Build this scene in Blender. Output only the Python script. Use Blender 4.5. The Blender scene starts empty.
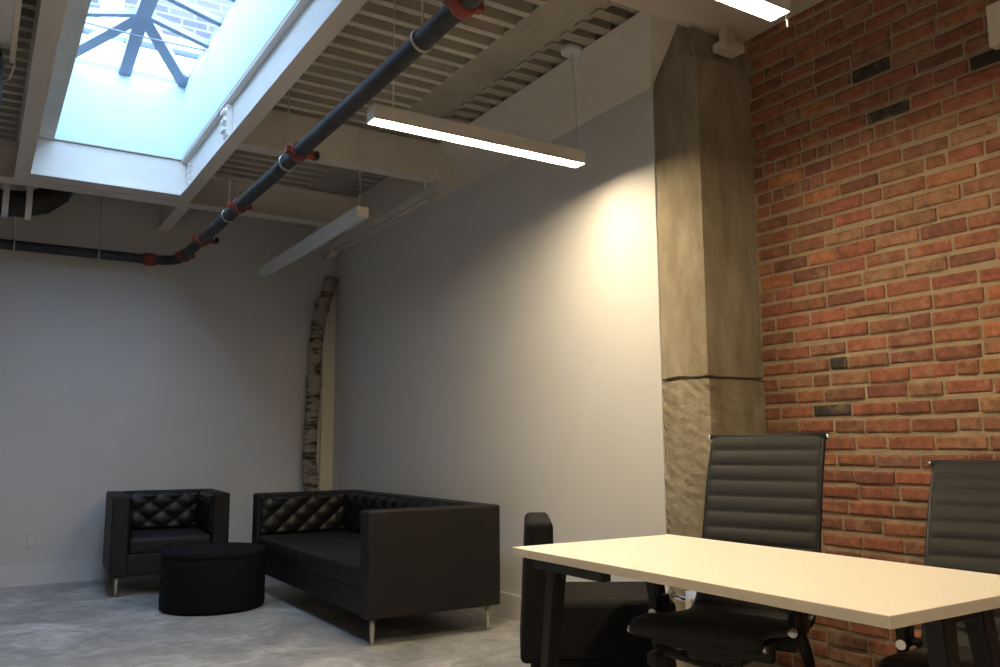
import bpy, bmesh, math, random
from mathutils import Vector, Matrix
random.seed(7)
S = bpy.context.scene
COL = S.collection
PI = math.pi

# ------------------------------------------------------------------ materials
def nmat(name, base, rough=0.6, metal=0.0, noise=None, bump=None, emit=None, coat=0.0, spec=0.5):
    """noise=(scale, colour2, contrast, detail)  bump=(scale, strength, distance)"""
    m = bpy.data.materials.new(name); m.use_nodes = True
    nt = m.node_tree; b = nt.nodes['Principled BSDF']
    b.inputs['Base Color'].default_value = (*base, 1)
    b.inputs['Roughness'].default_value = rough
    b.inputs['Metallic'].default_value = metal
    b.inputs['Specular IOR Level'].default_value = spec
    b.inputs['Coat Weight'].default_value = coat
    tc = nt.nodes.new('ShaderNodeTexCoord')
    if noise:
        n = nt.nodes.new('ShaderNodeTexNoise'); n.inputs['Scale'].default_value = noise[0]
        n.inputs['Detail'].default_value = noise[3] if len(noise) > 3 else 6
        n.inputs['Roughness'].default_value = 0.6
        r = nt.nodes.new('ShaderNodeMapRange'); c = noise[2]
        r.inputs['From Min'].default_value = 0.5 - c; r.inputs['From Max'].default_value = 0.5 + c
        mx = nt.nodes.new('ShaderNodeMixRGB')
        mx.inputs['Color1'].default_value = (*base, 1); mx.inputs['Color2'].default_value = (*noise[1], 1)
        nt.links.new(tc.outputs['Object'], n.inputs['Vector'])
        nt.links.new(n.outputs['Fac'], r.inputs['Value']); nt.links.new(r.outputs['Result'], mx.inputs['Fac'])
        nt.links.new(mx.outputs['Color'], b.inputs['Base Color'])
    if bump:
        n2 = nt.nodes.new('ShaderNodeTexNoise'); n2.inputs['Scale'].default_value = bump[0]
        n2.inputs['Detail'].default_value = 5
        bp = nt.nodes.new('ShaderNodeBump'); bp.inputs['Strength'].default_value = bump[1]
        bp.inputs['Distance'].default_value = bump[2]
        nt.links.new(tc.outputs['Object'], n2.inputs['Vector'])
        nt.links.new(n2.outputs['Fac'], bp.inputs['Height']); nt.links.new(bp.outputs['Normal'], b.inputs['Normal'])
    if emit:
        b.inputs['Emission Color'].default_value = (*emit[0], 1)
        b.inputs['Emission Strength'].default_value = emit[1]
    return m

M = {}
M['wall'] = nmat('white_paint', (.70, .69, .68), .75, noise=(1.3, (.66, .65, .64), .2), bump=(60, .08, .002))
M['wall_back'] = nmat('grey_white_paint', (.63, .605, .58), .8, noise=(1.3, (.59, .57, .545), .2), bump=(60, .08, .002))
M['base'] = nmat('baseboard_paint', (.66, .65, .64), .5)
M['cream'] = nmat('cream_board', (.78, .72, .60), .6)
M['steel'] = nmat('painted_steel', (.72, .68, .62), .55, noise=(3, (.66, .62, .565), .2))
M['shaft'] = nmat('shaft_paint', (.58, .70, .72), .7)
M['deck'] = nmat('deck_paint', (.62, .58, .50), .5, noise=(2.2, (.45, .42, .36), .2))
M['deck_flute'] = nmat('deck_flute_shade', (.42, .385, .325), .7, noise=(3, (.30, .275, .23), .2))  # recess shade put into the flute colour; the end plate reuses this tone
M['slab'] = nmat('slab_paint', (.62, .57, .50), .75, noise=(2.5, (.54, .49, .42), .2), bump=(9, .3, .01))
M['leather'] = nmat('black_leather', (.009, .0078, .0074), .6, noise=(5, (.013, .011, .0105), .2), bump=(180, .12, .001), spec=.3)
M['tuft'] = nmat('tufted_leather', (.008, .0075, .0075), .42, bump=(160, .1, .001), spec=.35)
M['fabric'] = nmat('black_fabric', (.006, .0055, .0055), .9, bump=(300, .2, .001), spec=.15)
M['lounge'] = nmat('black_upholstery', (.008, .0075, .008), .8, bump=(300, .15, .001), spec=.25)
M['legmetal'] = nmat('brushed_leg', (.62, .58, .50), .32, .9)
M['chrome'] = nmat('chrome', (.85, .85, .85), .12, 1.0)
M['ribbed'] = nmat('ribbed_leather', (.019, .0195, .019), .65, bump=(220, .1, .0008), spec=.35)
M['blackmetal'] = nmat('black_metal', (.012, .011, .011), .4, .2)
M['plastic'] = nmat('black_plastic', (.010, .010, .010), .5)
M['lam'] = nmat('table_laminate', (.93, .87, .76), .45, noise=(1.5, (.91, .85, .74), .2))
M['lamedge'] = nmat('table_edge', (.80, .70, .55), .5)
M['tleg'] = nmat('table_leg_black', (.012, .0115, .011), .55)
M['pipe'] = nmat('pipe_black', (.020, .020, .025), .6, 0, noise=(8, (.05, .045, .045), .2))
M['red'] = nmat('coupling_red', (.30, .045, .022), .5, noise=(25, (.16, .03, .02), .2))
M['galv'] = nmat('galvanized', (.55, .54, .52), .35, .8)
M['fixture'] = nmat('fixture_white', (.72, .72, .72), .45)
M['fixture_off'] = nmat('fixture_lens_off', (.62, .66, .72), .5)
M['duct'] = nmat('duct_black', (.018, .016, .014), .6, bump=(30, .5, .01))
M['plate'] = nmat('switch_plate', (.60, .58, .56), .5)
M['lamp'] = nmat('lamp_warm', (1, .9, .7), .5, emit=((1.0, .80, .52), 122))
M['blue'] = nmat('valve_blue', (.35, .42, .62), .4)
M['tag'] = nmat('white_tag', (.75, .72, .62), .6)
M['frame'] = nmat('skylight_metal', (.24, .28, .36), .5, .2)
M['ext_white'] = nmat('render_pale', (.85, .87, .9), .8)
M['asphalt'] = nmat('roof_gravel', (.5, .5, .5), .9)

def floor_mat():
    m = nmat('polished_concrete', (.25, .25, .25), .38)
    nt = m.node_tree; b = nt.nodes['Principled BSDF']
    tc = nt.nodes.new('ShaderNodeTexCoord')
    n1 = nt.nodes.new('ShaderNodeTexNoise'); n1.inputs['Scale'].default_value = 1.9; n1.inputs['Detail'].default_value = 9; n1.inputs['Roughness'].default_value = .68
    n1.inputs['Distortion'].default_value = .8
    n2 = nt.nodes.new('ShaderNodeTexNoise'); n2.inputs['Scale'].default_value = 14; n2.inputs['Detail'].default_value = 6
    cr = nt.nodes.new('ShaderNodeValToRGB')
    cr.color_ramp.elements[0].position = .34; cr.color_ramp.elements[0].color = (.27, .262, .25, 1)
    cr.color_ramp.elements[1].position = .64; cr.color_ramp.elements[1].color = (.66, .645, .61, 1)
    e = cr.color_ramp.elements.new(.5); e.color = (.42, .412, .395, 1)
    cr2 = nt.nodes.new('ShaderNodeValToRGB')
    cr2.color_ramp.elements[0].position = .35; cr2.color_ramp.elements[0].color = (.72, .72, .72, 1)
    cr2.color_ramp.elements[1].position = .65; cr2.color_ramp.elements[1].color = (1, 1, 1, 1)
    mx = nt.nodes.new('ShaderNodeMixRGB'); mx.blend_type = 'MULTIPLY'; mx.inputs['Fac'].default_value = 1
    nt.links.new(tc.outputs['Object'], n1.inputs['Vector']); nt.links.new(tc.outputs['Object'], n2.inputs['Vector'])
    nt.links.new(n1.outputs['Fac'], cr.inputs['Fac']); nt.links.new(n2.outputs['Fac'], cr2.inputs['Fac'])
    nt.links.new(cr.outputs['Color'], mx.inputs['Color1']); nt.links.new(cr2.outputs['Color'], mx.inputs['Color2'])
    nt.links.new(mx.outputs['Color'], b.inputs['Base Color'])
    mr = nt.nodes.new('ShaderNodeMapRange'); mr.inputs['To Min'].default_value = .48; mr.inputs['To Max'].default_value = .26
    nt.links.new(n1.outputs['Fac'], mr.inputs['Value']); nt.links.new(mr.outputs['Result'], b.inputs['Roughness'])
    return m
M['floor'] = floor_mat()

def brick_mat():
    m = nmat('old_brick', (.3, .1, .05), .85)
    nt = m.node_tree; b = nt.nodes['Principled BSDF']
    at = nt.nodes.new('ShaderNodeAttribute'); at.attribute_name = 'Col'
    tc = nt.nodes.new('ShaderNodeTexCoord')
    n = nt.nodes.new('ShaderNodeTexNoise'); n.inputs['Scale'].default_value = 22; n.inputs['Detail'].default_value = 8; n.inputs['Roughness'].default_value = .7
    r = nt.nodes.new('ShaderNodeMapRange'); r.inputs['From Min'].default_value = .3; r.inputs['From Max'].default_value = .7
    r.inputs['To Min'].default_value = .5; r.inputs['To Max'].default_value = 1.45
    mul = nt.nodes.new('ShaderNodeVectorMath'); mul.operation = 'SCALE'
    nt.links.new(tc.outputs['Object'], n.inputs['Vector']); nt.links.new(n.outputs['Fac'], r.inputs['Value'])
    nt.links.new(at.outputs['Color'], mul.inputs[0]); nt.links.new(r.outputs['Result'], mul.inputs['Scale'])
    # mortar smears over the brick faces
    n2 = nt.nodes.new('ShaderNodeTexNoise'); n2.inputs['Scale'].default_value = 9; n2.inputs['Detail'].default_value = 10; n2.inputs['Roughness'].default_value = .75
    r2 = nt.nodes.new('ShaderNodeMapRange'); r2.inputs['From Min'].default_value = .53; r2.inputs['From Max'].default_value = .72
    r2.inputs['To Max'].default_value = .75
    mx = nt.nodes.new('ShaderNodeMixRGB'); mx.inputs['Color2'].default_value = (.33, .235, .145, 1)
    nt.links.new(tc.outputs['Object'], n2.inputs['Vector']); nt.links.new(n2.outputs['Fac'], r2.inputs['Value'])
    nt.links.new(r2.outputs['Result'], mx.inputs['Fac']); nt.links.new(mul.outputs[0], mx.inputs['Color1'])
    nt.links.new(mx.outputs['Color'], b.inputs['Base Color'])
    bp = nt.nodes.new('ShaderNodeBump'); bp.inputs['Strength'].default_value = .6; bp.inputs['Distance'].default_value = .006
    nt.links.new(n.outputs['Fac'], bp.inputs['Height']); nt.links.new(bp.outputs['Normal'], b.inputs['Normal'])
    return m
M['brick'] = brick_mat()
M['mortar'] = nmat('mortar', (.40, .31, .20), .95, noise=(12, (.28, .205, .13), .2), bump=(40, .8, .01))

def concrete_mat():
    m = nmat('raw_concrete', (.3, .25, .18), .85)
    nt = m.node_tree; b = nt.nodes['Principled BSDF']
    tc = nt.nodes.new('ShaderNodeTexCoord')
    mp = nt.nodes.new('ShaderNodeMapping'); mp.inputs['Scale'].default_value = (1, 1, .35)
    n = nt.nodes.new('ShaderNodeTexNoise'); n.inputs['Scale'].default_value = 7; n.inputs['Detail'].default_value = 10; n.inputs['Roughness'].default_value = .65
    cr = nt.nodes.new('ShaderNodeValToRGB')
    cr.color_ramp.elements[0].position = .3; cr.color_ramp.elements[0].color = (.19, .15, .095, 1)
    cr.color_ramp.elements[1].position = .72; cr.color_ramp.elements[1].color = (.38, .325, .235, 1)
    nt.links.new(tc.outputs['Object'], mp.inputs['Vector']); nt.links.new(mp.outputs['Vector'], n.inputs['Vector'])
    nt.links.new(n.outputs['Fac'], cr.inputs['Fac']); nt.links.new(cr.outputs['Color'], b.inputs['Base Color'])
    n2 = nt.nodes.new('ShaderNodeTexNoise'); n2.inputs['Scale'].default_value = 30; n2.inputs['Detail'].default_value = 8
    bp = nt.nodes.new('ShaderNodeBump'); bp.inputs['Strength'].default_value = .5; bp.inputs['Distance'].default_value = .008
    nt.links.new(tc.outputs['Object'], n2.inputs['Vector'])
    nt.links.new(n2.outputs['Fac'], bp.inputs['Height']); nt.links.new(bp.outputs['Normal'], b.inputs['Normal'])
    return m
M['concrete'] = concrete_mat()

def birch_mat():
    m = nmat('birch_bark', (.5, .45, .38), .8)
    nt = m.node_tree; b = nt.nodes['Principled BSDF']
    tc = nt.nodes.new('ShaderNodeTexCoord')
    mp = nt.nodes.new('ShaderNodeMapping'); mp.inputs['Scale'].default_value = (1.4, 1.4, 5.5)
    n = nt.nodes.new('ShaderNodeTexNoise'); n.inputs['Scale'].default_value = 3.2; n.inputs['Detail'].default_value = 7; n.inputs['Roughness'].default_value = .7
    cr = nt.nodes.new('ShaderNodeValToRGB')
    cr.color_ramp.elements[0].position = .40; cr.color_ramp.elements[0].color = (.035, .025, .016, 1)
    cr.color_ramp.elements[1].position = .52; cr.color_ramp.elements[1].color = (.33, .28, .22, 1)
    nt.links.new(tc.outputs['Object'], mp.inputs['Vector']); nt.links.new(mp.outputs['Vector'], n.inputs['Vector'])
    nt.links.new(n.outputs['Fac'], cr.inputs['Fac']); nt.links.new(cr.outputs['Color'], b.inputs['Base Color'])
    bp = nt.nodes.new('ShaderNodeBump'); bp.inputs['Strength'].default_value = .7; bp.inputs['Distance'].default_value = .01
    nt.links.new(n.outputs['Fac'], bp.inputs['Height']); nt.links.new(bp.outputs['Normal'], b.inputs['Normal'])
    return m
M['birch'] = birch_mat()

def glass_mat():
    m = bpy.data.materials.new('skylight_glass'); m.use_nodes = True
    nt = m.node_tree; nt.nodes.clear()
    o = nt.nodes.new('ShaderNodeOutputMaterial'); mx = nt.nodes.new('ShaderNodeMixShader'); mx.inputs[0].default_value = .06
    t = nt.nodes.new('ShaderNodeBsdfTransparent'); t.inputs[0].default_value = (.84, .92, 1, 1)
    g = nt.nodes.new('ShaderNodeBsdfGlossy'); g.inputs['Roughness'].default_value = .08
    nt.links.new(t.outputs[0], mx.inputs[1]); nt.links.new(g.outputs[0], mx.inputs[2]); nt.links.new(mx.outputs[0], o.inputs[0])
    return m
M['glass'] = glass_mat()

def facade_mat():
    m = nmat('facade_brick', (.3, .3, .4), .9)
    nt = m.node_tree; b = nt.nodes['Principled BSDF']
    tc = nt.nodes.new('ShaderNodeTexCoord')
    mp = nt.nodes.new('ShaderNodeMapping'); mp.inputs['Rotation'].default_value = (PI/2, 0, 0)
    br = nt.nodes.new('ShaderNodeTexBrick')
    br.inputs['Color1'].default_value = (.060, .056, .062, 1); br.inputs['Color2'].default_value = (.10, .094, .10, 1)
    br.inputs['Mortar'].default_value = (.15, .15, .16, 1)
    br.inputs['Scale'].default_value = 1; br.inputs['Mortar Size'].default_value = .018
    br.inputs['Brick Width'].default_value = .42; br.inputs['Row Height'].default_value = .14
    nt.links.new(tc.outputs['Object'], mp.inputs['Vector']); nt.links.new(mp.outputs['Vector'], br.inputs['Vector'])
    nt.links.new(br.outputs['Color'], b.inputs['Base Color'])
    return m
M['facade'] = facade_mat()

# ------------------------------------------------------------------ mesh helpers
def box(bm, x0, x1, y0, y1, z0, z1, mtx=None):
    vs = [bm.verts.new((x, y, z)) for z in (z0, z1) for y in (y0, y1) for x in (x0, x1)]
    for f in ((0, 2, 3, 1), (4, 5, 7, 6), (0, 1, 5, 4), (2, 6, 7, 3), (0, 4, 6, 2), (1, 3, 7, 5)):
        bm.faces.new([vs[i] for i in f])
    if mtx is not None:
        for v in vs: v.co = mtx @ v.co
    return vs

def rbox(bm, x0, x1, y0, y1, z0, z1, r=.02, seg=3, mtx=None):
    t = bmesh.new(); box(t, x0, x1, y0, y1, z0, z1)
    bmesh.ops.bevel(t, geom=t.edges[:], offset=r, segments=seg, profile=.5, affect='EDGES')
    merge(bm, t, mtx); t.free()

def merge(bm, t, mtx=None):
    t.verts.ensure_lookup_table(); mp = {}
    for v in t.verts: mp[v] = bm.verts.new(mtx @ v.co if mtx is not None else v.co)
    for f in t.faces:
        nf = bm.faces.new([mp[v] for v in f.verts]); nf.smooth = f.smooth

def tube(bm, pts, r, seg=12, cap=True, smooth=True):
    pts = [Vector(p) for p in pts]; n = len(pts)
    rs = r if isinstance(r, (list, tuple)) else [r] * n
    rings = []; up = None
    for i, p in enumerate(pts):
        d = (pts[min(i + 1, n - 1)] - pts[max(i - 1, 0)]).normalized()
        if up is None:
            up = Vector((0, 0, 1)) if abs(d.z) < .9 else Vector((1, 0, 0))
        a = d.cross(up).normalized(); up = a.cross(d).normalized()
        rings.append([bm.verts.new(p + (a * math.cos(2 * PI * k / seg) + up * math.sin(2 * PI * k / seg)) * rs[i]) for k in range(seg)])
    for i in range(n - 1):
        for k in range(seg):
            f = bm.faces.new((rings[i][k], rings[i][(k + 1) % seg], rings[i + 1][(k + 1) % seg], rings[i + 1][k])); f.smooth = smooth
    if cap:
        bm.faces.new(rings[0][::-1]); bm.faces.new(rings[-1])
    return rings

def arc_pts(p0, c, p1, n=8):
    """quadratic bend through control point c"""
    p0, c, p1 = map(Vector, (p0, c, p1))
    return [p0 * (1 - t) ** 2 + c * 2 * t * (1 - t) + p1 * t * t for t in [i / n for i in range(n + 1)]]

def obj(name, bm, mat, parent=None, smooth=False, loc=None):
    bmesh.ops.recalc_face_normals(bm, faces=bm.faces[:])
    if smooth:
        for f in bm.faces: f.smooth = True
    me = bpy.data.meshes.new(name); bm.to_mesh(me); bm.free()
    o = bpy.data.objects.new(name, me)
    for mm in (mat if isinstance(mat, (list, tuple)) else [mat]): me.materials.append(mm)
    COL.objects.link(o)
    if parent: o.parent = parent
    if loc: o.location = loc
    return o

def B(*boxes):
    bm = bmesh.new()
    for b in boxes: box(bm, *b)
    return bm

def thing(name, label, cat, loc=(0, 0, 0), rz=0, group=None):
    o = bpy.data.objects.new(name, None); COL.objects.link(o); o.location = loc; o.rotation_euler = (0, 0, rz)
    o.empty_display_size = .1
    return tag(o, label, cat, group)
def tag(o, label, cat, group=None):
    o['label'] = label; o['category'] = cat
    if group: o['group'] = group
    return o
def struct(name, bm, mat, smooth=False):
    o = obj(name, bm, mat, smooth=smooth); o['kind'] = 'structure'; return o

# ------------------------------------------------------------------ room shell
XW, XB, YB = 3.08, 3.476, 8.12        # white wall plane, brick plane, back wall plane
XL, YR = -2.5, -4.0
YC0, YC1 = 2.97, 3.308                 # column
ZD = 3.40                             # underside of the steel deck
OX0, OX1, OY0, OY1, OZ = .375, 1.285, 3.15, 6.88, 3.42   # skylight opening

struct('floor', B((XL - .15, XB + .3, YR - .15, YB + .3, -.12, 0)), M['floor'])
struct('wall_back', B((XL - .15, XB + .3, YB, YB + .15, 0, 3.75)), M['wall_back'])
struct('wall_right', B((XW, XW + .35, YC1, YB, 0, 3.75)), M['wall'])
struct('wall_left', B((XL - .15, XL, YR, YB, 0, 3.75)), M['wall'])
struct('wall_rear', B((XL - .15, XB + .3, YR - .15, YR, 0, 3.75)), M['wall'])

# brick wall: every brick modelled, irregular bond, one mesh with its mortar
def brick_wall():
    bm = bmesh.new(); cl = bm.loops.layers.color.new('Col')
    box(bm, XB + .008, XB + .28, YR, YC0 + .30, 0, 3.75)
    for f in bm.faces: f.material_index = 1
    pitch = .0757; z0 = 1.2355 - 16 * pitch
    k = 0
    while True:
        z = z0 + k * pitch
        if z > 3.6: break
        hdr = (k in (31, 33))
        y = YC0 - random.uniform(.0, .02) + (0.0 if k % 2 else .1)
        y = min(y, YC0 + .0)
        first = True; header = False
        while y > YR:
            header = hdr and y > (2.3 if k == 33 else 2.55)
            if header: L = random.uniform(.062, .105)
            elif first: L = .1 if k % 2 == 0 else .205
            else: L = random.choice([.21, .215, .205, .22, .2, .21, .1, .205, .225, .16])
            if y < -1.2 and not header: L = .205
            first = False
            g = random.uniform(.0085, .0115); dep = random.uniform(-.004, .004)
            wob = .0035 * math.sin(y * 2.3 + k * .9) + .002 * math.sin(y * 7 + k * 2.1); za = z + g + wob + random.uniform(-.0025, .0025); zb = z + pitch - g + wob + random.uniform(-.0025, .0025)
            ya, yb = y - L + g, y - g * .3
            t = .0055
            ji = lambda: random.uniform(-.0022, .0022)
            back = [bm.verts.new((XB + .012, a, b)) for a, b in ((ya, za), (yb, za), (yb, zb), (ya, zb))]
            # eight-point worn outline for the face
            fr = []
            for (a, b) in ((ya + t, za), (yb - t, za), (yb, za + t), (yb, zb - t), (yb - t, zb), (ya + t, zb), (ya, zb - t), (ya, za + t)):
                fr.append(bm.verts.new((XB + dep + .003, a + ji(), b + ji())))
            ce = [bm.verts.new((XB + dep - .0015, a + ji(), b + ji())) for a, b in ((ya + 2.2 * t, za + 1.6 * t), (yb - 2.2 * t, za + 1.6 * t), (yb - 2.2 * t, zb - 1.6 * t), (ya + 2.2 * t, zb - 1.6 * t))]
            fs = [bm.faces.new(ce)]
            fs.append(bm.faces.new((fr[0], fr[1], ce[1], ce[0]))); fs.append(bm.faces.new((fr[1], fr[2], ce[1])))
            fs.append(bm.faces.new((fr[2], fr[3], ce[2], ce[1]))); fs.append(bm.faces.new((fr[3], fr[4], ce[2])))
            fs.append(bm.faces.new((fr[4], fr[5], ce[3], ce[2]))); fs.append(bm.faces.new((fr[5], fr[6], ce[3])))
            fs.append(bm.faces.new((fr[6], fr[7], ce[0], ce[3]))); fs.append(bm.faces.new((fr[7], fr[0], ce[0])))
            fs.append(bm.faces.new((back[0], back[1], fr[1], fr[0]))); fs.append(bm.faces.new((back[1], fr[2], fr[1])))
            fs.append(bm.faces.new((back[1], back[2], fr[3], fr[2]))); fs.append(bm.faces.new((back[2], fr[4], fr[3])))
            fs.append(bm.faces.new((back[2], back[3], fr[5], fr[4]))); fs.append(bm.faces.new((back[3], fr[6], fr[5])))
            fs.append(bm.faces.new((back[3], back[0], fr[7], fr[6]))); fs.append(bm.faces.new((back[0], fr[0], fr[7])))
            q = random.random()
            if q < .015: c = (.035, .028, .022)
            elif q < .2: c = (.20, .075, .045)
            elif q < .28: c = (.36, .135, .06)
            elif q < .42: c = (.28, .13, .07)
            else: c = (.27, .096, .05)
            v = random.uniform(.82, 1.15)
            if header: c = (.24, .10, .06)
            c = (c[0] * v, c[1] * v * random.uniform(.9, 1.12), c[2] * v, 1)
            # vertex colours are stored as displayed: convert from linear
            c = tuple(((x ** (1 / 2.2)) if i < 3 else 1) for i, x in enumerate(c))
            for f in fs:
                for lp in f.loops: lp[cl] = c
            y -= L
        k += 1
    return bm
wb = brick_wall(); struct('wall_brick', wb, [M['brick'], M['mortar']])

struct('baseboard_back', B((XL, XW - .1, YB - .018, YB - .001, 0, .165), (XL, XW - .1, YB - .024, YB - .001, 0, .012)), M['base'])
struct('baseboard_right', B((XW - .018, XW, YC1 + .0, YB - .03, 0, .15)), M['base'])
struct('trim_1', B((XW - .13, XW - .001, YB - .03, YB - .002, 0, 2.66)), M['cream'])

# soffit beam band high on the white wall
bm = B((2.86, XW - .0005, 5.435, YB, 3.09, ZD - .001))
nv = [bm.verts.new(p) for p in ((2.86, 3.065, ZD - .001), (3.068, YC1, 3.09), (XW - .0005, 3.065, ZD - .001), (XW - .0005, YC1, 3.09),
                                (2.86, 5.434, ZD - .001), (3.068, 5.434, 3.09), (XW - .0005, 5.434, ZD - .001), (XW - .0005, 5.434, 3.09))]
for f in ((0, 1, 5, 4), (0, 2, 3, 1), (2, 6, 7, 3), (4, 5, 7, 6), (1, 3, 7, 5), (0, 4, 6, 2)): bm.faces.new([nv[i] for i in f])
struct('trim_2', bm, M['steel'])

# corrugated deck (rib profile along Y, ribs run along X)
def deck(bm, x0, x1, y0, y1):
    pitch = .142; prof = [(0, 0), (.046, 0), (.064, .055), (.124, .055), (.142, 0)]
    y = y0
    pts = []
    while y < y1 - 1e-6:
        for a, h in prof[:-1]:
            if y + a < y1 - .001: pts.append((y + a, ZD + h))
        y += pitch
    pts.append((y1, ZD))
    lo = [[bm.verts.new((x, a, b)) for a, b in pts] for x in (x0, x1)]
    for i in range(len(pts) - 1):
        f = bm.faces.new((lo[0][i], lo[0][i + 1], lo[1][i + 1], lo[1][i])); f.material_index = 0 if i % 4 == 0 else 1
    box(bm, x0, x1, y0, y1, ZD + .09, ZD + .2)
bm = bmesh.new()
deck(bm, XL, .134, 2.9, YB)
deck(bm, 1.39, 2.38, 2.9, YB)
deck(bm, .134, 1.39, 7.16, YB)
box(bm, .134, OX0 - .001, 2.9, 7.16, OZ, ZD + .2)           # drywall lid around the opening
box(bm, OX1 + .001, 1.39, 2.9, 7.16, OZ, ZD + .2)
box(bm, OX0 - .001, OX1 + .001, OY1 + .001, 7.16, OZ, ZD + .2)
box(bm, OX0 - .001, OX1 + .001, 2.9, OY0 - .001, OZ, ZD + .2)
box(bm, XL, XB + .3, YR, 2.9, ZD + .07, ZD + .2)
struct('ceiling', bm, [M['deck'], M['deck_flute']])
# deck end plate with closure ribs beside the soffit
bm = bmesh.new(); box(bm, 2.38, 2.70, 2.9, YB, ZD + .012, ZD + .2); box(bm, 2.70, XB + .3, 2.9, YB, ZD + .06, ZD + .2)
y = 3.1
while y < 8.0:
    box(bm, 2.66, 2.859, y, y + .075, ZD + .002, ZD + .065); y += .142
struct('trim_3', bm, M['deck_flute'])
# lower painted concrete slab/beam over the near part of the room
bm = B((XL, 3.47, YR, 3.03, 3.32, ZD + .075))
struct('trim_4', bm, M['slab'])

# skylight shaft
def shaft():
    t = .04; z0, z1 = OZ + .006, 4.05
    return B((OX0 - t, OX0, OY0 - t, OY1 + t, z0, z1), (OX1, OX1 + t, OY0 - t, OY1 + t, z0, z1),
             (OX0, OX1, OY0 - t, OY0, z0, z1), (OX0, OX1, OY1, OY1 + t, z0, z1))
struct('trim_5', shaft(), M['shaft'])

# skylight roof: hipped glass on metal rafters
sk = thing('window_1', 'hipped glass skylight on dark metal rafters at the top of the white shaft', 'skylight')
sk['kind'] = 'structure'
XM = (OX0 + OX1) / 2; ZR, ZC = 4.175, 4.055; H0, H1 = OY0 + .81, OY1 - .81
c00, c10, c01, c11 = (OX0, OY0, ZC), (OX1, OY0, ZC), (OX0, OY1, ZC), (OX1, OY1, ZC)
hA, hB = (XM, H0, ZR), (XM, H1, ZR)
def up(p, d=.03): return (p[0], p[1], p[2] + d)
def bar(bm, a, b, w, h):
    a, b = Vector(a), Vector(b); d = (b - a).normalized(); s = d.cross(Vector((0, 0, 1))).normalized() * (w / 2); u = s.cross(d).normalized() * (h / 2)
    vs = [bm.verts.new(p + i * s + j * u) for p in (a, b) for i, j in ((-1, -1), (1, -1), (1, 1), (-1, 1))]
    for f in ((0, 1, 2, 3), (7, 6, 5, 4), (0, 4, 5, 1), (1, 5, 6, 2), (2, 6, 7, 3), (3, 7, 4, 0)): bm.faces.new([vs[i] for i in f])
bm = bmesh.new(); bar(bm, hA, hB, .10, .07); obj('ridge', bm, M['frame'], sk)
for a, b in ((hA, c00), (hA, c10), (hB, c01), (hB, c11), (hB, (XM, OY1, ZC)), (hA, (XM, OY0, ZC))):
    bm = bmesh.new(); bar(bm, a, b, .09, .05); obj('rafter', bm, M['frame'], sk)
y = H1
while y >= H0 - .01:
    for xx in (OX0, OX1):
        bm = bmesh.new(); bar(bm, (XM, y, ZR), (xx, y, ZC), .055, .04)
        obj('glazing_bar', bm, M['frame'], sk)
    y -= .38
def quad(*p):
    bm = bmesh.new(); vs = [bm.verts.new(up(q)) for q in p]; bm.faces.new(vs); return bm
obj('glass_pane', quad(c10, c11, hB, hA), M['glass'], sk); obj('glass_pane', quad(c01, c00, hA, hB), M['glass'], sk)
obj('glass_pane', quad(c11, c01, hB), M['glass'], sk); obj('glass_pane', quad(c00, c10, hA), M['glass'], sk)
bm = bmesh.new(); tube(bm, [(OX0, H1 + .12, ZC + .01), (XM, H1 + .1, ZC - .01), (OX1, H1 + .12, ZC + .01)], .006, 6); obj('tie_rod', bm, M['frame'], sk)
obj('curb', B((OX0 - .06, OX0, OY0 - .06, OY1 + .06, 4.05, 4.095), (OX1, OX1 + .06, OY0 - .06, OY1 + .06, 4.05, 4.095),
              (OX0, OX1, OY1, OY1 + .06, 4.05, 4.095), (OX0, OX1, OY0 - .06, OY0, 4.05, 4.095)), M['frame'], sk)

# building outside, seen through the skylight
bld = thing('brick_building', 'pale brick building with a tall window seen through the skylight', 'building', (0, 14, 0))
obj('wall', B((-10, 14, 0, 5, 0, 30)), M['facade'], bld)
obj('parapet', B((-10, 14, -.6, -.02, 0, 7.3)), M['ext_white'], bld)
wf = obj('window', B((1.28, 1.62, -.08, -.001, 7.25, 26)), M['ext_white'], bld)
obj('ledge', B((-10, 14, -.3, -.09, 7.55, 7.75)), M['frame'], bld)

# ------------------------------------------------------------------ steel beams
def ibeam_y(bm, xa, xb, y0, y1, z0, z1):
    xm = (xa + xb) / 2
    box(bm, xa, xb, y0, y1, z0, z0 + .016); box(bm, xm - .006, xm + .006, y0, y1, z0 + .016, z1 - .014); box(bm, xa, xb, y0, y1, z1 - .014, z1)
def ibeam_x(bm, x0, x1, ya, yb, z0, z1):
    ym = (ya + yb) / 2
    box(bm, x0, x1, ya, yb, z0, z0 + .016); box(bm, x0, x1, ym - .006, ym + .006, z0 + .016, z1 - .014); box(bm, x0, x1, ya, yb, z1 - .014, z1)
def bolts(parent, pts, ax):
    for p in pts:
        b = bmesh.new(); q = Vector(p); tube(b, [q, q + Vector(ax) * .022], .016, 6, smooth=False); obj('bolt', b, M['steel'], parent)

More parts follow.
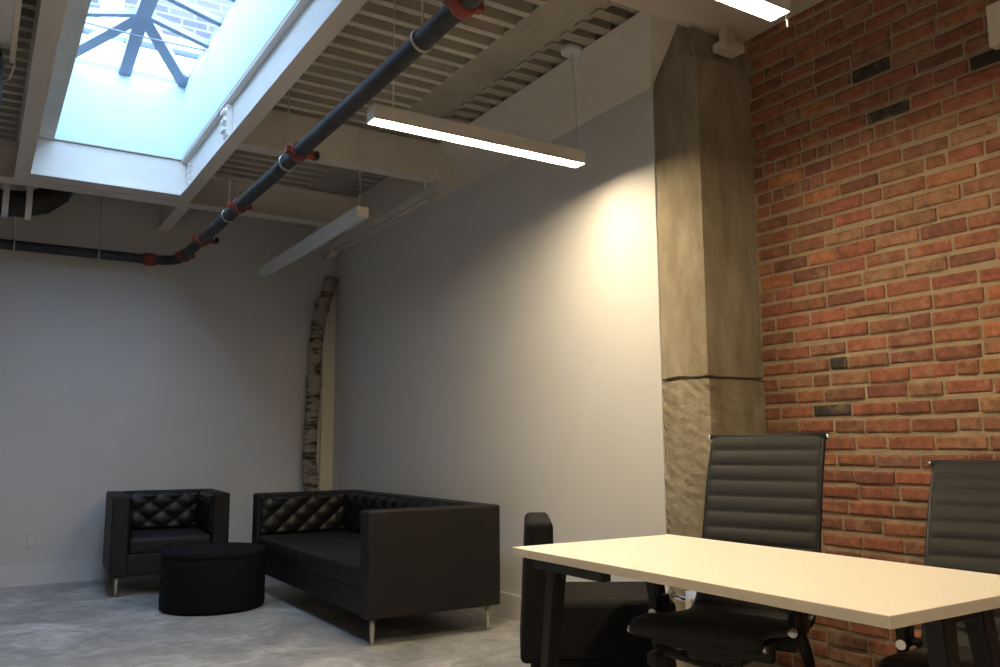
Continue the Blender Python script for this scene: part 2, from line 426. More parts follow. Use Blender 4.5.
rb = thing('steel_beam', 'white painted steel beam along the right side of the skylight', 'beam', (0, 0, 0))
bm = bmesh.new(); ibeam_y(bm, 1.288, 1.388, 3.031, 7.04, 3.12, OZ - .002); obj('beam_body', bm, M['steel'], rb)
obj('connection_plate', B((1.292, 1.331, 5.46, 5.56, 3.17, 3.38)), M['steel'], rb)
bolts(rb, [(1.292, y, z) for y in (5.485, 5.535) for z in (3.21, 3.275, 3.34)], (-1, 0, 0))
bolts(rb, [(1.329, 6.74, z) for z in (3.19, 3.24, 3.29, 3.34)], (-1, 0, 0))
lb = thing('steel_beam', 'white painted steel beam along the left side of the skylight', 'beam')
bm = bmesh.new(); ibeam_y(bm, .135, .235, 3.031, 7.04, 3.12, OZ - .002); obj('beam_body', bm, M['steel'], lb)
bolts(lb, [(.192, 6.74, z) for z in (3.19, 3.24, 3.29, 3.34)], (1, 0, 0))
cb = thing('steel_beam', 'short white steel cross beam closing the far end of the skylight', 'beam')
bm = bmesh.new()
box(bm, .192, 1.331, 6.90, 6.912, 3.14, OZ - .003); box(bm, .237, 1.286, 6.87, 7.04, 3.124, 3.14)
obj('beam_body', bm, M['steel'], cb)
kb = thing('steel_beam', 'long white steel beam crossing the ceiling just beyond the skylight', 'beam')
bm = bmesh.new(); ibeam_x(bm, XL, 2.859, 7.05, 7.2, 3.118, ZD - .001); obj('beam_body', bm, M['steel'], kb)
sb = thing('steel_beam', 'short stub of white steel beam between the far cross beam and the back wall', 'beam')
bm = bmesh.new(); ibeam_y(bm, 1.33, 1.43, 7.202, YB - .001, 3.122, ZD - .002); obj('beam_body', bm, M['steel'], sb)
mb = thing('steel_beam', 'white steel cross beam from the skylight to the white wall, behind the lit strip light', 'beam')
bm = bmesh.new()
box(bm, 1.39, 2.859, 5.43, 5.56, 3.12, 3.136); box(bm, 1.39, 2.859, 5.435, 5.45, 3.136, ZD - .002)
obj('beam_body', bm, M['steel'], mb)

# ------------------------------------------------------------------ concrete column
def column():
    bm = bmesh.new()
    def block(x0, x1, y0, y1, z0, z1, nz, amp):
        # perimeter points dense near corners
        per = []
        nx = 8
        for i in range(nx): per.append((x1 - (x1 - x0) * i / nx, y0))
        for i in range(nx): per.append((x0, y0 + (y1 - y0) * i / nx))
        for i in range(nx): per.append((x0 + (x1 - x0) * i / nx, y1))
        for i in range(nx): per.append((x1, y1 - (y1 - y0) * i / nx))
        rings = []
        for j in range(nz + 1):
            z = z0 + (z1 - z0) * j / nz; rg = []
            for idx, (x, y) in enumerate(per):
                corner = idx in (nx, nx * 2)
                a = amp * (2.0 if corner else .6)
                inward = Vector((.0 if x > x0 + .001 else 1, .0 if y > y0 + .001 else 1))
                d = random.uniform(0, a)
                zz = z + (random.uniform(-.008, .008) if (abs(z - 1.455) < .012) else 0); rg.append(bm.verts.new((x + inward.x * d, y + inward.y * d, zz)))
            rings.append(rg)
        n = len(per)
        for j in range(nz):
            for i in range(n):
                f = bm.faces.new((rings[j][i], rings[j][(i + 1) % n], rings[j + 1][(i + 1) % n], rings[j + 1][i]))
        bm.faces.new(rings[0][::-1]); bm.faces.new(rings[-1])
    block(XW - .003, XB + .2, YC0 - .008, YC1 - .001, 0, 1.446, 46, .010)
    block(XW + .004, XB + .2, YC0 + .004, YC1 - .001, 1.464, 3.15, 30, .004)
    block(XW + .03, XB + .2, YC0 + .03, YC1 - .001, 1.43, 1.48, 1, .01)
    # rough broken shoulder under the slab
    block(XW - .002, XB + .2, YC0 + .035, YC1 - .001, 3.15, 3.34, 4, .02)
    block(XW + .004, XW + .10, YC0 + .03, YC1 - .01, 3.12, 3.318, 4, .02)
    return bm
col = obj('concrete_column', column(), M['concrete'])
tag(col, 'rough raw concrete column between the white wall and the brick wall', 'column')
bk = obj('ceiling_bracket', B((3.20, 3.34, 2.87, 2.962, 3.18, 3.225), (3.25, 3.31, 2.90, 2.96, 3.225, 3.319)), M['slab'])
tag(bk, 'small cream block under the ceiling slab at the top of the concrete column', 'bracket')
bx = thing('junction_box', 'small cream box fixed high on the brick wall at the right edge of the photo', 'box', (XB - .001, 1.62, 2.72))
bm = bmesh.new(); rbox(bm, -.06, 0, -.11, .06, 0, .18, .006, 2); obj('housing', bm, M['cream'], bx)
bm = bmesh.new(); tube(bm, [(-.03, .0, .18), (-.03, 0, .62)], .012, 8); obj('conduit', bm, M['galv'], bx)

# ------------------------------------------------------------------ strip lights
def strip_light(label, L, lit, loc, rz, cables, cat='strip light', grp='suspended linear strip lights'):
    """length along local x from 0, hangs: local z 0 = lens underside"""
    t = thing('strip_light', label, cat, loc, rz, grp)
    bm = bmesh.new(); box(bm, 0.004, L - .004, -.044, .044, .022, .082)
    for q in (-1, 1): box(bm, .004, L - .004, min(q * .041, q * .044), max(q * .041, q * .044), .008, .022)
    obj('housing', bm, M['fixture'], t)
    bm = bmesh.new()
    box(bm, .004, L - .004, -.0405, .0405, .012, .0219); obj('diffuser', bm, M['lamp'] if lit else M['fixture_off'], t)
    for xa in (0, L - .004):
        obj('end_cap', B((xa, xa + .004, -.045, .045, .008, .083)), M['fixture'] if lit else M['cream'], t)
    for (x, top, dx) in cables:
        bm = bmesh.new(); tube(bm, [(x, 0, .092), (x - .012 * dx, 0, .092 + (top - .092) * .25), (x + .02 * dx, .0, .092 + (top - .092) * .6), (x + .02*dx, 0, top)], .0035, 6)
        obj('suspension_cable', bm, M['fixture'], t)
    return t
L1 = strip_light('lit white strip light hanging in front of the white wall, left of the concrete column', 1.27, True, (1.525, 3.60, 2.665), 0, [(.12, .735, 0)])
bm = bmesh.new(); tube(bm, [(1.24, 0, .092), (1.245, .0, .16), (1.275, .04, .42), (1.285, .085, .71)], .0035, 6); obj('suspension_cable', bm, M['fixture'], L1)
bm = bmesh.new(); tube(bm, [(1.285, .085, .747), (1.285, .085, .715)], [.065, .06], 24); obj('ceiling_canopy', bm, M['fixture'], L1)
L2 = strip_light('lit warm strip light above the table, close to the brick wall', 1.30, True, (1.115, 1.90, 2.665), 0, [(.12, .655, 0), (1.18, .655, 0)])
bm = bmesh.new(); tube(bm, [(1.292, 0, .07), (1.31, .0, .07), (1.322, 0, .04), (1.337, 0, -.02)], .0045, 6); obj('power_cord', bm, M['cream'], L2)
L3 = strip_light('unlit white strip light running away from the camera toward the back wall', 2.36, False, (2.21, 5.33, 2.70), PI / 2, [(.06, .70, 1), (2.2, .70, 0)])

# ------------------------------------------------------------------ sprinkler pipe
PX, PZ, PYB, PR = 1.485, 2.80, 7.93, .043
sp = thing('sprinkler_pipe', 'long black sprinkler pipe that bends round along the back wall', 'pipe')
bm = bmesh.new()
pts = [(PX, 3.0 - 3, PZ), (PX, 7.62, PZ)] + arc_pts((PX, 7.66, PZ), (PX, PYB, PZ), (PX - .27, PYB, PZ), 8)[0:] + [(PX - .35, PYB, PZ), (XL + .002, PYB, PZ)]
pts = [pts[0], (PX, 3, PZ), (PX, 5, PZ), (PX, 7, PZ)] + pts[2:]
tube(bm, pts, PR, 16); obj('pipe_run', bm, M['pipe'], sp)
def coupling(p, ax, w=.07):
    p = Vector(p); ax = Vector(ax).normalized()
    bm = bmesh.new(); tube(bm, [p - ax * w / 2, p - ax * w * .3, p + ax * w * .3, p + ax * w / 2], [PR + .006, PR + .014, PR + .014, PR + .006], 18)
    s = ax.cross(Vector((0, 0, 1))).normalized()
    for sg in (-1, 1):
        q = p + s * sg * (PR + .022)
        R = Matrix.Translation(q) @ Matrix.Rotation(math.atan2(ax.y, ax.x), 4, 'Z')
        rbox(bm, -.022, .022, -.016, .016, -.02, .02, .004, 1, R)
    return obj('coupling', bm, M['red'], sp)
for yy in (2.62, 4.53, 5.80, 6.93, 7.60): coupling((PX, yy, PZ), (0, 1, 0))
for xx in (PX - .24, ): coupling((xx, PYB, PZ), (1, 0, 0), .11)
for yy in (4.56, 6.93):      # outlets with sprinkler heads
    bm = bmesh.new(); tube(bm, [(PX, yy, PZ), (PX + .10, yy, PZ - .012)], .017, 10); o = obj('branch_pipe', bm, M['red'], sp)
    bm = bmesh.new(); tube(bm, [(PX + .10, yy, PZ - .012), (PX + .112, yy, PZ + .0), (PX + .115, yy, PZ + .03)], [.02, .022, .014], 10); obj('sprinkler_head', bm, M['blackmetal'], o)
for p, ax in [((PX, y, PZ), 'y') for y in (2.97, 4.75, 6.1)] + [((x, PYB, PZ), 'x') for x in (.83, .19, -.6, -1.4)]:
    rod = bmesh.new(); top = ZD + .005 if ax == 'y' else ZD + .005
    if ax == 'y' and p[1] < 3.03: top = 3.325
    tube(rod, [(p[0], p[1], p[2] + PR + .02), (p[0], p[1], top)], .005, 6); r = obj('hanger_rod', rod, M['galv'], sp)
    bm = bmesh.new(); ring = []
    for k in range(21):
        a = 2 * PI * k / 20
        if ax == 'y': ring.append((p[0] + (PR + .005) * math.cos(a), p[1], p[2] + (PR + .005) * math.sin(a)))
        else: ring.append((p[0], p[1] + (PR + .005) * math.cos(a), p[2] + (PR + .005) * math.sin(a)))
    tube(bm, ring, .007, 6, cap=False); obj('clamp', bm, M['galv'], r)

# flexible duct at far left
dk = thing('air_duct', 'black flexible duct strapped under the ceiling at the back left', 'duct')
bm = bmesh.new(); tube(bm, [(-2.3, 7.55, 3.05), (-1, 7.55, 3.05), (.0, 7.55, 3.05), (.22, 7.55, 3.06), (.36, 7.56, 3.11), (.46, 7.57, 3.20), (.50, 7.58, 3.30), (.5, 7.58, 3.392)], .105, 18)
obj('duct_body', bm, M['duct'], dk)
for x in (-.9, .10, .26):
    bm = bmesh.new()
    for k in range(13):
        a = PI + PI * k / 12
    ring = [(x, 7.55 - .112, 3.39), (x, 7.55 - .112, 3.15)] + [(x, 7.55 + .112 * math.cos(PI + PI * k / 12), 3.05 + .112 * math.sin(PI + PI * k / 12)) for k in range(1, 12)] + [(x, 7.55 + .112, 3.15), (x, 7.55 + .112, 3.39)]
    for i in range(len(ring) - 1):
        a, b = Vector(ring[i]), Vector(ring[i + 1])
        vs = [bm.verts.new(a + Vector((-.022, 0, 0))), bm.verts.new(a + Vector((.022, 0, 0))), bm.verts.new(b + Vector((.022, 0, 0))), bm.verts.new(b + Vector((-.022, 0, 0)))]
        bm.faces.new(vs)
    obj('strap', bm, M['fixture'], dk)

# track spot and panel at upper left edge
pn = thing('ceiling_panel_light', 'pale grey ceiling fixture with a cream edge at the top left corner', 'light', (0, 0, 0))
obj('panel', B((-.55, .035, 2.6, 4.75, 3.16, 3.30)), M['fixture'], pn)
obj('edge_strip', B((.036, .062, 2.6, 4.95, 3.15, 3.31)), M['cream'], pn)
for y in (3.2, 4.4):
    bm = bmesh.new(); tube(bm, [(-.25, y, 3.301), (-.25, y, ZD + .002)], .006, 6); obj('hanger_rod', bm, M['galv'], pn)
st = thing('track_spotlight', 'black cylindrical spotlight hanging at the left edge near the skylight', 'spotlight', (-.06, 4.9, 3.02))
bm = bmesh.new(); tube(bm, [(0, .35, -.02), (0, .30, -.01), (0, -.15, .02), (0, -.28, .03)], [.05, .075, .075, .06], 18); obj('lamp_body', bm, M['plastic'], st)
bm = bmesh.new(); tube(bm, [(0, .05, .07), (0, .05, .385)], .012, 8); obj('stem', bm, M['plastic'], st)
bm = bmesh.new(); tube(bm, [(.07, .0, .0), (.10, -.05, .0), (.12, -.1, .06), (.10, -.1, .385)], .004, 6); obj('wire', bm, M['fixture'], st)

# conduit along the soffit bottom
cd = thing('electrical_conduit', 'thin grey conduit with couplings along the foot of the soffit on the white wall', 'conduit')
bm = bmesh.new(); tube(bm, [(2.965, 5.7, 3.075), (2.965, 7.86, 3.075)], .0145, 10); obj('conduit_run', bm, M['steel'], cd)
for y in (5.72, 6.55, 7.4):
    bm = bmesh.new(); tube(bm, [(2.965, y - .05, 3.068), (2.965, y + .05, 3.068)], .022, 10); obj('coupling', bm, M['steel'], cd)
bm = bmesh.new(); tube(bm, [(2.965, 7.85, 3.055), (2.965, 8.1, 3.055)], .036, 16); obj('junction_box', bm, M['steel'], cd)
bm = bmesh.new(); tube(bm, [(2.74, 5.41, 3.10), (2.78, 5.5, 3.07), (2.90, 5.64, 3.05), (2.965, 5.70, 3.07)], .006, 8); obj('flexible_cable', bm, M['fixture'], cd)

# ------------------------------------------------------------------ outlet, valve
ol = thing('wall_outlet', 'white outlet plate low on the back wall left of the armchair', 'outlet', (.47, YB, .36))
bm = bmesh.new(); rbox(bm, -.036, .036, -.008, -.001, -.058, .058, .003, 2); obj('cover_plate', bm, M['plate'], ol)
for dz in (-.02, .02):
    bm = bmesh.new(); rbox(bm, -.016, .016, -.0105, -.0075, dz - .013, dz + .013, .002, 1); obj('socket', bm, M['base'], ol)
vv = thing('pipe_valve', 'small chrome pipe stub with blue collar and white tag low beside the column', 'valve', (3.0, 3.05, .37))
bm = bmesh.new(); tube(bm, [(.02, .17, .01), (0, .10, .006), (0, -.07, -.004)], .014, 12); obj('pipe_stub', bm, M['chrome'], vv)
bm = bmesh.new(); tube(bm, [(0, .165, .012), (0, .15, .01)], [.016, .03], 12); obj('flange', bm, M['galv'], vv)
bm = bmesh.new(); tube(bm, [(0, -.0, .045), (0, 0, -.05)], .034, 16); o = obj('collar', bm, M['blue'], vv)
obj('tag', B((-.036, -.033, -.022, .014, -.045, .02)), M['tag'], vv)
bm = bmesh.new(); tube(bm, [(.0, .0, 0), (.078, .0, 0)], .014, 12); obj('wall_connection', bm, M['chrome'], vv)

# ------------------------------------------------------------------ birch trunk
pts = [(2.80, 7.93, 0), (2.80, 7.94, .4), (2.81, 7.95, .70), (2.785, 7.95, .99), (2.80, 7.96, 1.38), (2.815, 7.96, 1.60), (2.822, 7.965, 1.78), (2.823, 7.97, 2.07), (2.865, 7.985, 2.37), (2.90, 7.99, 2.52), (2.95, 8.0, 2.66), (3.0, 8.015, 2.82)]
bm = bmesh.new()
fine = []
for i in range(len(pts) - 1):
    for k in range(4):
        t = k / 4; fine.append(tuple(pts[i][j] * (1 - t) + pts[i + 1][j] * t for j in range(3)))
fine.append(pts[-1])
rr = []
for i, p in enumerate(fine):
    z = p[2]; r = .066 + .004 * math.sin(z * 9)
    for kz, a in ((1.75, .016), (.82, .008), (2.5, .012), (1.2, .006)): r += a * math.exp(-((z - kz) / .05) ** 2)
    rr.append(min(r, .082))
tube(bm, fine, rr, 16)
for v in bm.verts: v.co += Vector((random.uniform(-.003, .003), random.uniform(-.003, .003), 0))
tr = obj('birch_trunk', bm, M['birch'], smooth=True)
tag(tr, 'bare bent birch trunk leaning in the corner behind the black sofa', 'tree trunk')
bm = bmesh.new(); tube(bm, [(2.87, 7.99, 2.44), (2.835, 7.97, 2.53), (2.815, 7.96, 2.565)], [.03, .022, .018], 10); obj('cut_branch', bm, M['birch'], tr)

# ------------------------------------------------------------------ sofas
def tuft_panel(w, h, depth=.03, nx=7, nz=3, mtx=None):
    """diamond tufted panel in local xz, bulging to -y; buttons sit in the dimples"""
    bm = bmesh.new(); NX, NZ = int(w / .011), int(h / .011)
    sx, sz = w / nx, h / nz
    but = []
    for j in range(nz * 2 + 1):
        for i in range(nx * 2 + 1):
            if (i + j) % 2 == 1 and 0 < j < nz * 2 and 0 < i < nx * 2: but.append((-w / 2 + i * sx / 2, j * sz / 2))
    grid = []
    for j in range(NZ + 1):
        row = []
        for i in range(NX + 1):
            x = -w / 2 + w * i / NX; z = h * j / NZ
            u, v = (x + w / 2) / sx * 2, z / sz * 2
            # crease lines along diamond diagonals through button points (u+v odd)
            a = abs(math.sin(PI * (u + v + 1) / 2)); b = abs(math.sin(PI * (u - v + 1) / 2))
            puff = (a * b) ** .55
            e = min(1, min(x + w / 2, w / 2 - x, z, h - z) / .03); e = math.sin(e * PI / 2)
            d = depth * (.35 + .65 * puff) * e
            row.append(bm.verts.new((x, -d, z)))
        grid.append(row)
    for j in range(NZ):
        for i in range(NX):
            f = bm.faces.new((grid[j][i], grid[j][i + 1], grid[j + 1][i + 1], grid[j + 1][i])); f.smooth = True
    for (x, z) in but:
        t = bmesh.new(); bmesh.ops.create_uvsphere(t, u_segments=8, v_segments=6, radius=.011)
        for f in t.faces: f.smooth = True
        merge(bm, t, Matrix.Translation((x, -depth * .35, z)) @ Matrix.Diagonal((1, .5, 1, 1))); t.free()
    if mtx is not None: bmesh.ops.transform(bm, matrix=mtx, verts=bm.verts[:])
    return bm

def seating(name, label, cat, W, D, nc, loc, rz, ntx):
    t = thing(name, label, cat, loc, rz)
    A = .125; Z0, Z1 = .152, .755; hw, hd = W / 2, D / 2
    bm = bmesh.new(); rbox(bm, -hw + A - .005, hw - A + .005, -hd + .015, hd - A + .01, .158, .315, .012, 2); obj('seat_base', bm, M['leather'], t)
    cw = (W - 2 * A) / nc
    for i in range(nc):
        x0 = -hw + A + i * cw
        bm = bmesh.new(); rbox(bm, x0 + .004, x0 + cw - .004, -hd + .006, hd - A - .015, .305, .435, .032, 4)
        for v in bm.verts:        # soft crown
            if v.co.z > .42:
                u = (v.co.x - x0) / cw * 2 - 1; q = (v.co.y + A / 2) / (D - A) * 2
                v.co.z += .012 * (1 - u * u) * (1 - min(1, q * q))
        obj('seat_cushion', bm, M['leather'], t, smooth=True)
    for s in (-1, 1):
        bm = bmesh.new(); x0, x1 = (-hw, -hw + A) if s < 0 else (hw - A, hw)
        rbox(bm, x0, x1, -hd, hd, Z0, Z1, .014, 3); a = obj('armrest', bm, M['leather'], t)
        Rm = Matrix.Translation(((x1 if s < 0 else x0), (-.5 * A) , .43)) @ Matrix.Rotation(PI / 2 * (1 if s < 0 else -1), 4, 'Z')
        obj('tufted_panel', tuft_panel(D - A - .05, Z1 - .445, .034, 4, 2, Rm), M['tuft'], a)
    bm = bmesh.new(); rbox(bm, -hw + A - .002, hw - A + .002, hd - A, hd, Z0, Z1, .014, 3); bk = obj('backrest', bm, M['leather'], t)
    obj('tufted_panel', tuft_panel(W - 2 * A - .01, Z1 - .445, .034, ntx, 2, Matrix.Translation((0, hd - A, .43))), M['tuft'], bk)
    for sx in (-1, 1):
        for sy in (-1, 1):
            bm = bmesh.new(); cx, cy = sx * (hw - .06), sy * (hd - .06)
            tube(bm, [(cx, cy, 0), (cx, cy, .165)], [.010, .018], 12); obj('leg', bm, M['legmetal'], t)
    return t
seating('sofa', 'long black leather sofa with tufted inside back along the white wall', 'sofa', 2.32, .885, 2, (2.375, 5.665, 0), -PI / 2, 11)
seating('armchair', 'black leather armchair with tufted back against the back wall, left of the sofa', 'armchair', .865, .85, 1, (1.395, 7.44, 0), math.radians(-4), 3)

# ottoman
ot = thing('ottoman', 'round black drum ottoman on the floor between armchair and sofa', 'ottoman', (1.52, 6.29, 0))
def lathe(prof, seg=56):
    bm = bmesh.new(); rings = [[bm.verts.new((r * math.cos(2 * PI * k / seg), r * math.sin(2 * PI * k / seg), z)) for k in range(seg)] for r, z in prof]
    for i in range(len(prof) - 1):
        for k in range(seg):
            f = bm.faces.new((rings[i][k], rings[i][(k + 1) % seg], rings[i + 1][(k + 1) % seg], rings[i + 1][k])); f.smooth = True
    bm.faces.new(rings[0][::-1]); bm.faces.new(rings[-1]); return bm
obj('drum_body', lathe([(.338, .0), (.353, .012), (.356, .05), (.356, .35), (.352, .365)]), M['fabric'], ot)
obj('top_cushion', lathe([(.35, .362), (.357, .37), (.357, .388), (.345, .403), (.32, .41), (.2, .414), (.02, .415)]), M['fabric'], ot)

# armless lounge chair with a high narrow back seen edge-on
lc = thing('lounge_chair', 'black armless lounge chair seen from the side behind the table', 'lounge chair', (2.475, 3.165, 0), math.radians(57))
# local: forward = -y.  rotated so that forward points to (+x, -y)
bm = bmesh.new(); rbox(bm, -.27, .27, -.34, .22, .20, .455, .03, 3); obj('seat_cushion', bm, M['lounge'], lc, smooth=False)
bm = bmesh.new(); rbox(bm, -.25, .25, -.31, .20, .05, .215, .02, 2); obj('seat_base', bm, M['lounge'], lc)
bm = bmesh.new(); rbox(bm, -.27, .27, .185, .335, .19, .79, .025, 3)
for v in bm.verts:
    f = (v.co.z - .19) / .6
    if v.co.y > .26: v.co.y -= .03 * f
    v.co.y += .02 * (1 - f) if v.co.y < .26 and v.co.z > .44 else 0
obj('backrest', bm, M['lounge'], lc)
for sx in (-1, 1):
    for sy in (-1, 1):
        bm = bmesh.new(); tube(bm, [(sx * .22, sy * .27, 0), (sx * .22, sy * .26, .21)], [.014, .022], 10); obj('leg', bm, M['tleg'], lc)

# ------------------------------------------------------------------ table
tb = thing('table', 'long pale laminate table on black splayed legs in the foreground', 'table', (0, 0, 0))
TX0, TX1, TY0, TY1 = 1.775, 2.585, 1.19, 2.758
bm = bmesh.new(); rbox(bm, TX0, TX1, TY0, TY1, .705, .735, .0015, 1)
bm.faces.ensure_lookup_table()
for f in bm.faces:
    bmesh.ops.recalc_face_normals(bm, faces=bm.faces[:]); break
for f in bm.faces: f.material_index = 0 if abs(f.normal.z) > .9 else 1
obj('tabletop', bm, [M['lam'], M['lamedge']], tb)
def taper(bm, p0, p1, w0, w1):
    p0, p1 = Vector(p0), Vector(p1); r = []
    for p, w in ((p0, w0), (p1, w1)):
        r.append([bm.verts.new(p + Vector((a * w / 2, b * w / 2, 0))) for a, b in ((-1, -1), (1, -1), (1, 1), (-1, 1))])
    for k in range(4): bm.faces.new((r[0][k], r[0][(k + 1) % 4], r[1][(k + 1) % 4], r[1][k]))
    bm.faces.new(r[0][::-1]); bm.faces.new(r[1])
for (xa, xb) in ((1.865, 1.93), (2.53, 2.395)):
    for (ya, yb) in ((2.69, 2.675), (1.32, 1.345)):
        if ya < 2: xa2, xb2 = (2.22, 2.22) if xa < 2 else (xa, xb)
        else: xa2, xb2 = xa, xb
        bm = bmesh.new(); taper(bm, (xa2, ya, 0), (xb2, yb, .70), .05, .06); bmesh.ops.bevel(bm, geom=bm.edges[:], offset=.005, segments=2, affect='EDGES')
        obj('leg', bm, M['tleg'], tb)
obj('cross_bar', B((1.90, 2.42, 2.65, 2.70, .645, .7045)), M['tleg'], tb)
obj('cross_bar', B((2.2, 2.43, 1.32, 1.37, .645, .7045)), M['tleg'], tb)
obj('side_rail', B((2.25, 2.30, 1.37, 2.649, .655, .7045)), M['tleg'], tb)
bm = bmesh.new()
obj('apron_rail', B((1.80, 1.84, 2.25, 2.649, .668, .7045)), M['tleg'], tb)

# ------------------------------------------------------------------ office chairs
def office_chair(label, loc, rz, seat_z, back_h, lean, W=.51, ay=0, grp='ribbed black office chairs at the table'):
    t = thing('office_chair', label, 'office chair', loc, rz, grp)
    # side profile (y, z): front lip -> seat -> crease -> back top. forward is -y
    sd = .50; prof = []
    ctrl = [(-sd / 2 - .015, seat_z - .035), (-sd / 2 - .02, seat_z), (-sd / 2 + .06, seat_z + .01), (-.02, seat_z - .012), (sd / 2 - .07, seat_z - .02),
            (sd / 2 - .0, seat_z + .03), (sd / 2 + .035, seat_z + .14), (sd / 2 + .05 + lean * .25, seat_z + .14 + (back_h - .14) * .35),
            (sd / 2 + .05 + lean * .6, seat_z + .14 + (back_h - .14) * .7), (sd / 2 + .05 + lean, seat_z + back_h)]
    def cr(p0, p1, p2, p3, t):
        return tuple(.5 * (2 * p1[k] + (p2[k] - p0[k]) * t + (2 * p0[k] - 5 * p1[k] + 4 * p2[k] - p3[k]) * t * t + (3 * p1[k] - p0[k] - 3 * p2[k] + p3[k]) * t ** 3) for k in (0, 1))
    for i in range(len(ctrl) - 1):
        p0 = ctrl[max(i - 1, 0)]; p1 = ctrl[i]; p2 = ctrl[i + 1]; p3 = ctrl[min(i + 2, len(ctrl) - 1)]
        for k in range(10): prof.append(cr(p0, p1, p2, p3, k / 10))
    prof.append(ctrl[-1])
    # resample evenly
    L = [0]
    for i in range(1, len(prof)): L.append(L[-1] + math.dist(prof[i], prof[i - 1]))
    tot = L[-1]; N = 200; rs = []; j = 0
    for i in range(N + 1):
        s = tot * i / N
        while j < len(L) - 2 and L[j + 1] < s: j += 1
        u = (s - L[j]) / max(1e-9, L[j + 1] - L[j]); rs.append((prof[j][0] * (1 - u) + prof[j + 1][0] * u, prof[j][1] * (1 - u) + prof[j + 1][1] * u, s))
    split = next(i for i, q in enumerate(rs) if q[1] > seat_z + .05 and q[0] > 0)
    rib = .066
    def sling(i0, i1):
        bm = bmesh.new(); xs = [-W / 2, -W / 2 + .012, -W / 2 + .03, -W / 2 + .05, -W / 4, 0, W / 4, W / 2 - .05, W / 2 - .03, W / 2 - .012, W / 2]
        fr, bk = [], []
        for i in range(i0, i1 + 1):
            y, z, s = rs[i]; a = rs[max(i - 1, 0)]; b = rs[min(i + 1, N)]
            d = Vector((b[0] - a[0], b[1] - a[1])).normalized(); n = Vector((-d.y, d.x))   # upward / forward normal
            ph = (tot - s) / rib; puff = abs(math.sin(PI * ph)) ** .45
            r1, r2 = [], []
            for x in xs:
                e = min(1, (W / 2 - abs(x)) / .05)
                h = .008 + .013 * puff * (1 if e >= 1 else max(.0, e) ** .5)
                r1.append(bm.verts.new((x, y + n.x * h, z + n.y * h))); r2.append(bm.verts.new((x, y - n.x * .008, z - n.y * .008)))
            fr.append(r1); bk.append(r2)
        for G in (fr, bk):
            for i in range(len(G) - 1):
                for k in range(len(xs) - 1):
                    f = bm.faces.new((G[i][k], G[i][k + 1], G[i + 1][k + 1], G[i + 1][k])); f.smooth = True
        for i in range(len(fr) - 1):
            for k in (0, -1): bm.faces.new((fr[i][k], fr[i + 1][k], bk[i + 1][k], bk[i][k]))
        for i in (0, -1):
            for k in range(len(xs) - 1): bm.faces.new((fr[i][k], fr[i][k + 1], bk[i][k + 1], bk[i][k]))
        return bm
    obj('seat', sling(0, split), M['ribbed'], t)
    obj('backrest', sling(split, N), M['ribbed'], t)
    for s in (-1, 1):
        bm = bmesh.new(); tube(bm, [(s * (W / 2 - .002), q[0] + .0, q[1] - .002) for q in rs[::5]], .011, 8); obj('side_rail', bm, M['blackmetal'], t)
    for (y, z, nm, r) in ((rs[-1][0], rs[-1][1], 'top_roll', .014), (rs[0][0] + .004, rs[0][1] + .01, 'front_roll', .014)):
        bm = bmesh.new(); tube(bm, [(-W / 2 - .012, y, z), (W / 2 + .012, y, z)], r, 14); o = obj(nm, bm, M['ribbed'], t)
        for s in (-1, 1):
            bm = bmesh.new(); tube(bm, [(s * (W / 2 + .012), y, z), (s * (W / 2 + .024), y, z)], [r, r * .8], 12); obj('end_cap', bm, M['chrome'], o)
    # loop arms
    for s in (-1, 1):
        x = s * (W / 2 + .035); yb = sd / 2 + .02
        bm = bmesh.new()
        path = [(s * .05, .06, seat_z - .19), (s * (W / 2 - .10), .05 + ay, seat_z - .185), (x + s * .03, .02 + ay, seat_z - .15), (x + s * .025, .0 + ay, seat_z - .10), (x, -.02 + ay, seat_z + .02), (x, -.03 + ay, seat_z + .15), (x, .0 + ay * .7, seat_z + .19), (x, .12, seat_z + .20), (x, yb - .02, seat_z + .19), (x, yb + .03, seat_z + .155), (s * (W / 2 + .01), yb + .02, seat_z + .10)]
        tube(bm, path, [.014, .016, .021, .021, .021, .02, .018, .016, .014, .012, .012], 10); ar = obj('armrest', bm, M['blackmetal'], t)
        bm = bmesh.new(); rbox(bm, x - .022, x + .022, -.05 + ay, yb - .01, seat_z + .195, seat_z + .22, .01, 2); obj('arm_pad', bm, M['plastic'], ar)
        bm = bmesh.new(); rbox(bm, x - .02, x + .016, -.06 + ay, .05 + ay, seat_z - .02, seat_z + .06, .008, 2); tube(bm, [(s * (W / 2 - .01), ay, seat_z + .0), (x, ay, seat_z + .01)], .014, 10); obj('bracket', bm, M['blackmetal'], ar)
        bm = bmesh.new(); tube(bm, [(x, -.058 + ay, seat_z + .0), (x, -.07 + ay, seat_z + .0)], .017, 14); obj('bolt', bm, M['chrome'], ar)
    # mechanism
    bm = bmesh.new(); rbox(bm, -.11, .11, -.12, .12, seat_z - .135, seat_z - .09, .012, 2); rbox(bm, -W / 2 + .01, W / 2 - .01, .06, .095, seat_z - .10, seat_z - .03, .008, 2)
    rbox(bm, -W / 2 + .01, W / 2 - .01, -.14, -.105, seat_z - .10, seat_z - .03, .008, 2)
    mc = obj('tilt_mechanism', bm, M['blackmetal'], t)
    bm = bmesh.new(); tube(bm, [(-.10, -.10, seat_z - .11), (-.2, -.14, seat_z - .12)], .006, 8)
    rbox(bm, -.235, -.195, -.19, -.12, seat_z - .165, seat_z - .115, .008, 2); obj('tilt_lever', bm, M['plastic'], mc)
    bm = bmesh.new(); tube(bm, [(0, 0, .10), (0, 0, seat_z - .28)], .03, 14); tube(bm, [(0, 0, seat_z - .30), (0, 0, seat_z - .12)], .018, 14); obj('gas_column', bm, M['plastic'], t)
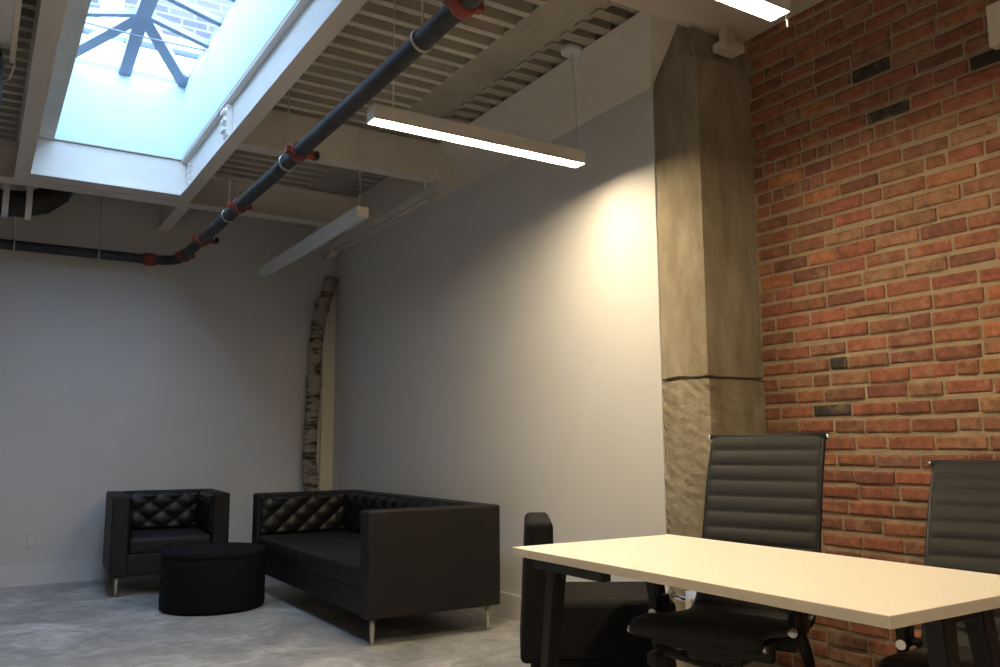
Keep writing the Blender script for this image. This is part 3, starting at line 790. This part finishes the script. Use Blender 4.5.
    bm = bmesh.new(); tube(bm, [(0, 0, .075), (0, 0, .125)], .045, 16); bs = obj('base_hub', bm, M['blackmetal'], t)
    for k in range(5):
        a = 2 * PI * k / 5 + .93; d = Vector((math.cos(a), math.sin(a), 0))
        bm = bmesh.new(); tube(bm, [d * .03 + Vector((0, 0, .105)), d * .18 + Vector((0, 0, .09)), d * .30 + Vector((0, 0, .07))], [.024, .018, .014], 8); obj('base_arm', bm, M['chrome'], t)
        bm = bmesh.new(); sx = Vector((-d.y, d.x, 0)); c = d * .30 + Vector((0, 0, .028))
        for q in (-1, 1): tube(bm, [c + sx * q * .008, c + sx * q * .026], .028, 14)
        tube(bm, [c, c + Vector((0, 0, .045))], .009, 8)
        obj('caster', bm, M['plastic'], t)
    return t
# local forward (0,-1) -> world (-.953,-.303): rz with (sin rz, -cos rz)
def rz_of(fx, fy): return math.atan2(fx, -fy)
fx, fy = -.953, -.303
office_chair('high backed ribbed black office chair in front of the concrete column', (2.435, 2.305, 0), rz_of(fx, fy), .47, .68, .15, W=.485)
fx, fy = -.955, -.297
office_chair('ribbed black office chair at the right edge of the photo against the brick wall', (2.77, 1.522, 0), rz_of(fx, fy), .43, .61, .26, W=.50, ay=.15)

# ------------------------------------------------------------------ lights
w = bpy.data.worlds.new('World'); S.world = w; w.use_nodes = True
nt = w.node_tree; bg = nt.nodes['Background']; bg.inputs[0].default_value = (.58, .75, 1.0, 1); bg.inputs[1].default_value = 13.0
def area(name, loc, rot, sx, sy, power, color, portal=False, spread=None):
    l = bpy.data.lights.new(name, 'AREA'); l.shape = 'RECTANGLE'; l.size = sx; l.size_y = sy; l.energy = power; l.color = color
    if portal: l.cycles.is_portal = True
    if spread: l.spread = spread
    o = bpy.data.objects.new(name, l); COL.objects.link(o); o.location = loc; o.rotation_euler = rot; return o
area('skylight_portal', (XM, (OY0 + OY1) / 2, 4.25), (0, 0, 0), OX1 - OX0 + .2, OY1 - OY0 + .2, 1, (1, 1, 1), portal=True)
area('fill_light_behind', (.3, -1.6, 2.66), (0, 0, 0), 3.0, .4, 60, (1, .84, .62))  # added warm fill behind the camera, unseen, brightens the room
S.view_settings.view_transform = 'Standard'; S.view_settings.look = 'None'; S.view_settings.exposure = 0; S.view_settings.gamma = 1

# ------------------------------------------------------------------ camera
f, yaw, pitch, roll = 837.37, .5595242, .1329964, -.0059612
F = Vector((math.sin(yaw) * math.cos(pitch), math.cos(yaw) * math.cos(pitch), math.sin(pitch)))
r0 = Vector((math.cos(yaw), -math.sin(yaw), 0)); u0 = r0.cross(F)
R = r0 * math.cos(roll) + u0 * math.sin(roll); U = u0 * math.cos(roll) - r0 * math.sin(roll)
cam = bpy.data.cameras.new('camera'); co = bpy.data.objects.new('camera', cam); COL.objects.link(co)
m = Matrix((( R.x, U.x, -F.x, 0), (R.y, U.y, -F.y, 0), (R.z, U.z, -F.z, 1.12), (0, 0, 0, 1)))
co.matrix_world = m
cam.sensor_width = 36; cam.lens = f / 1000 * 36; cam.clip_start = .05; cam.clip_end = 200
S.camera = co
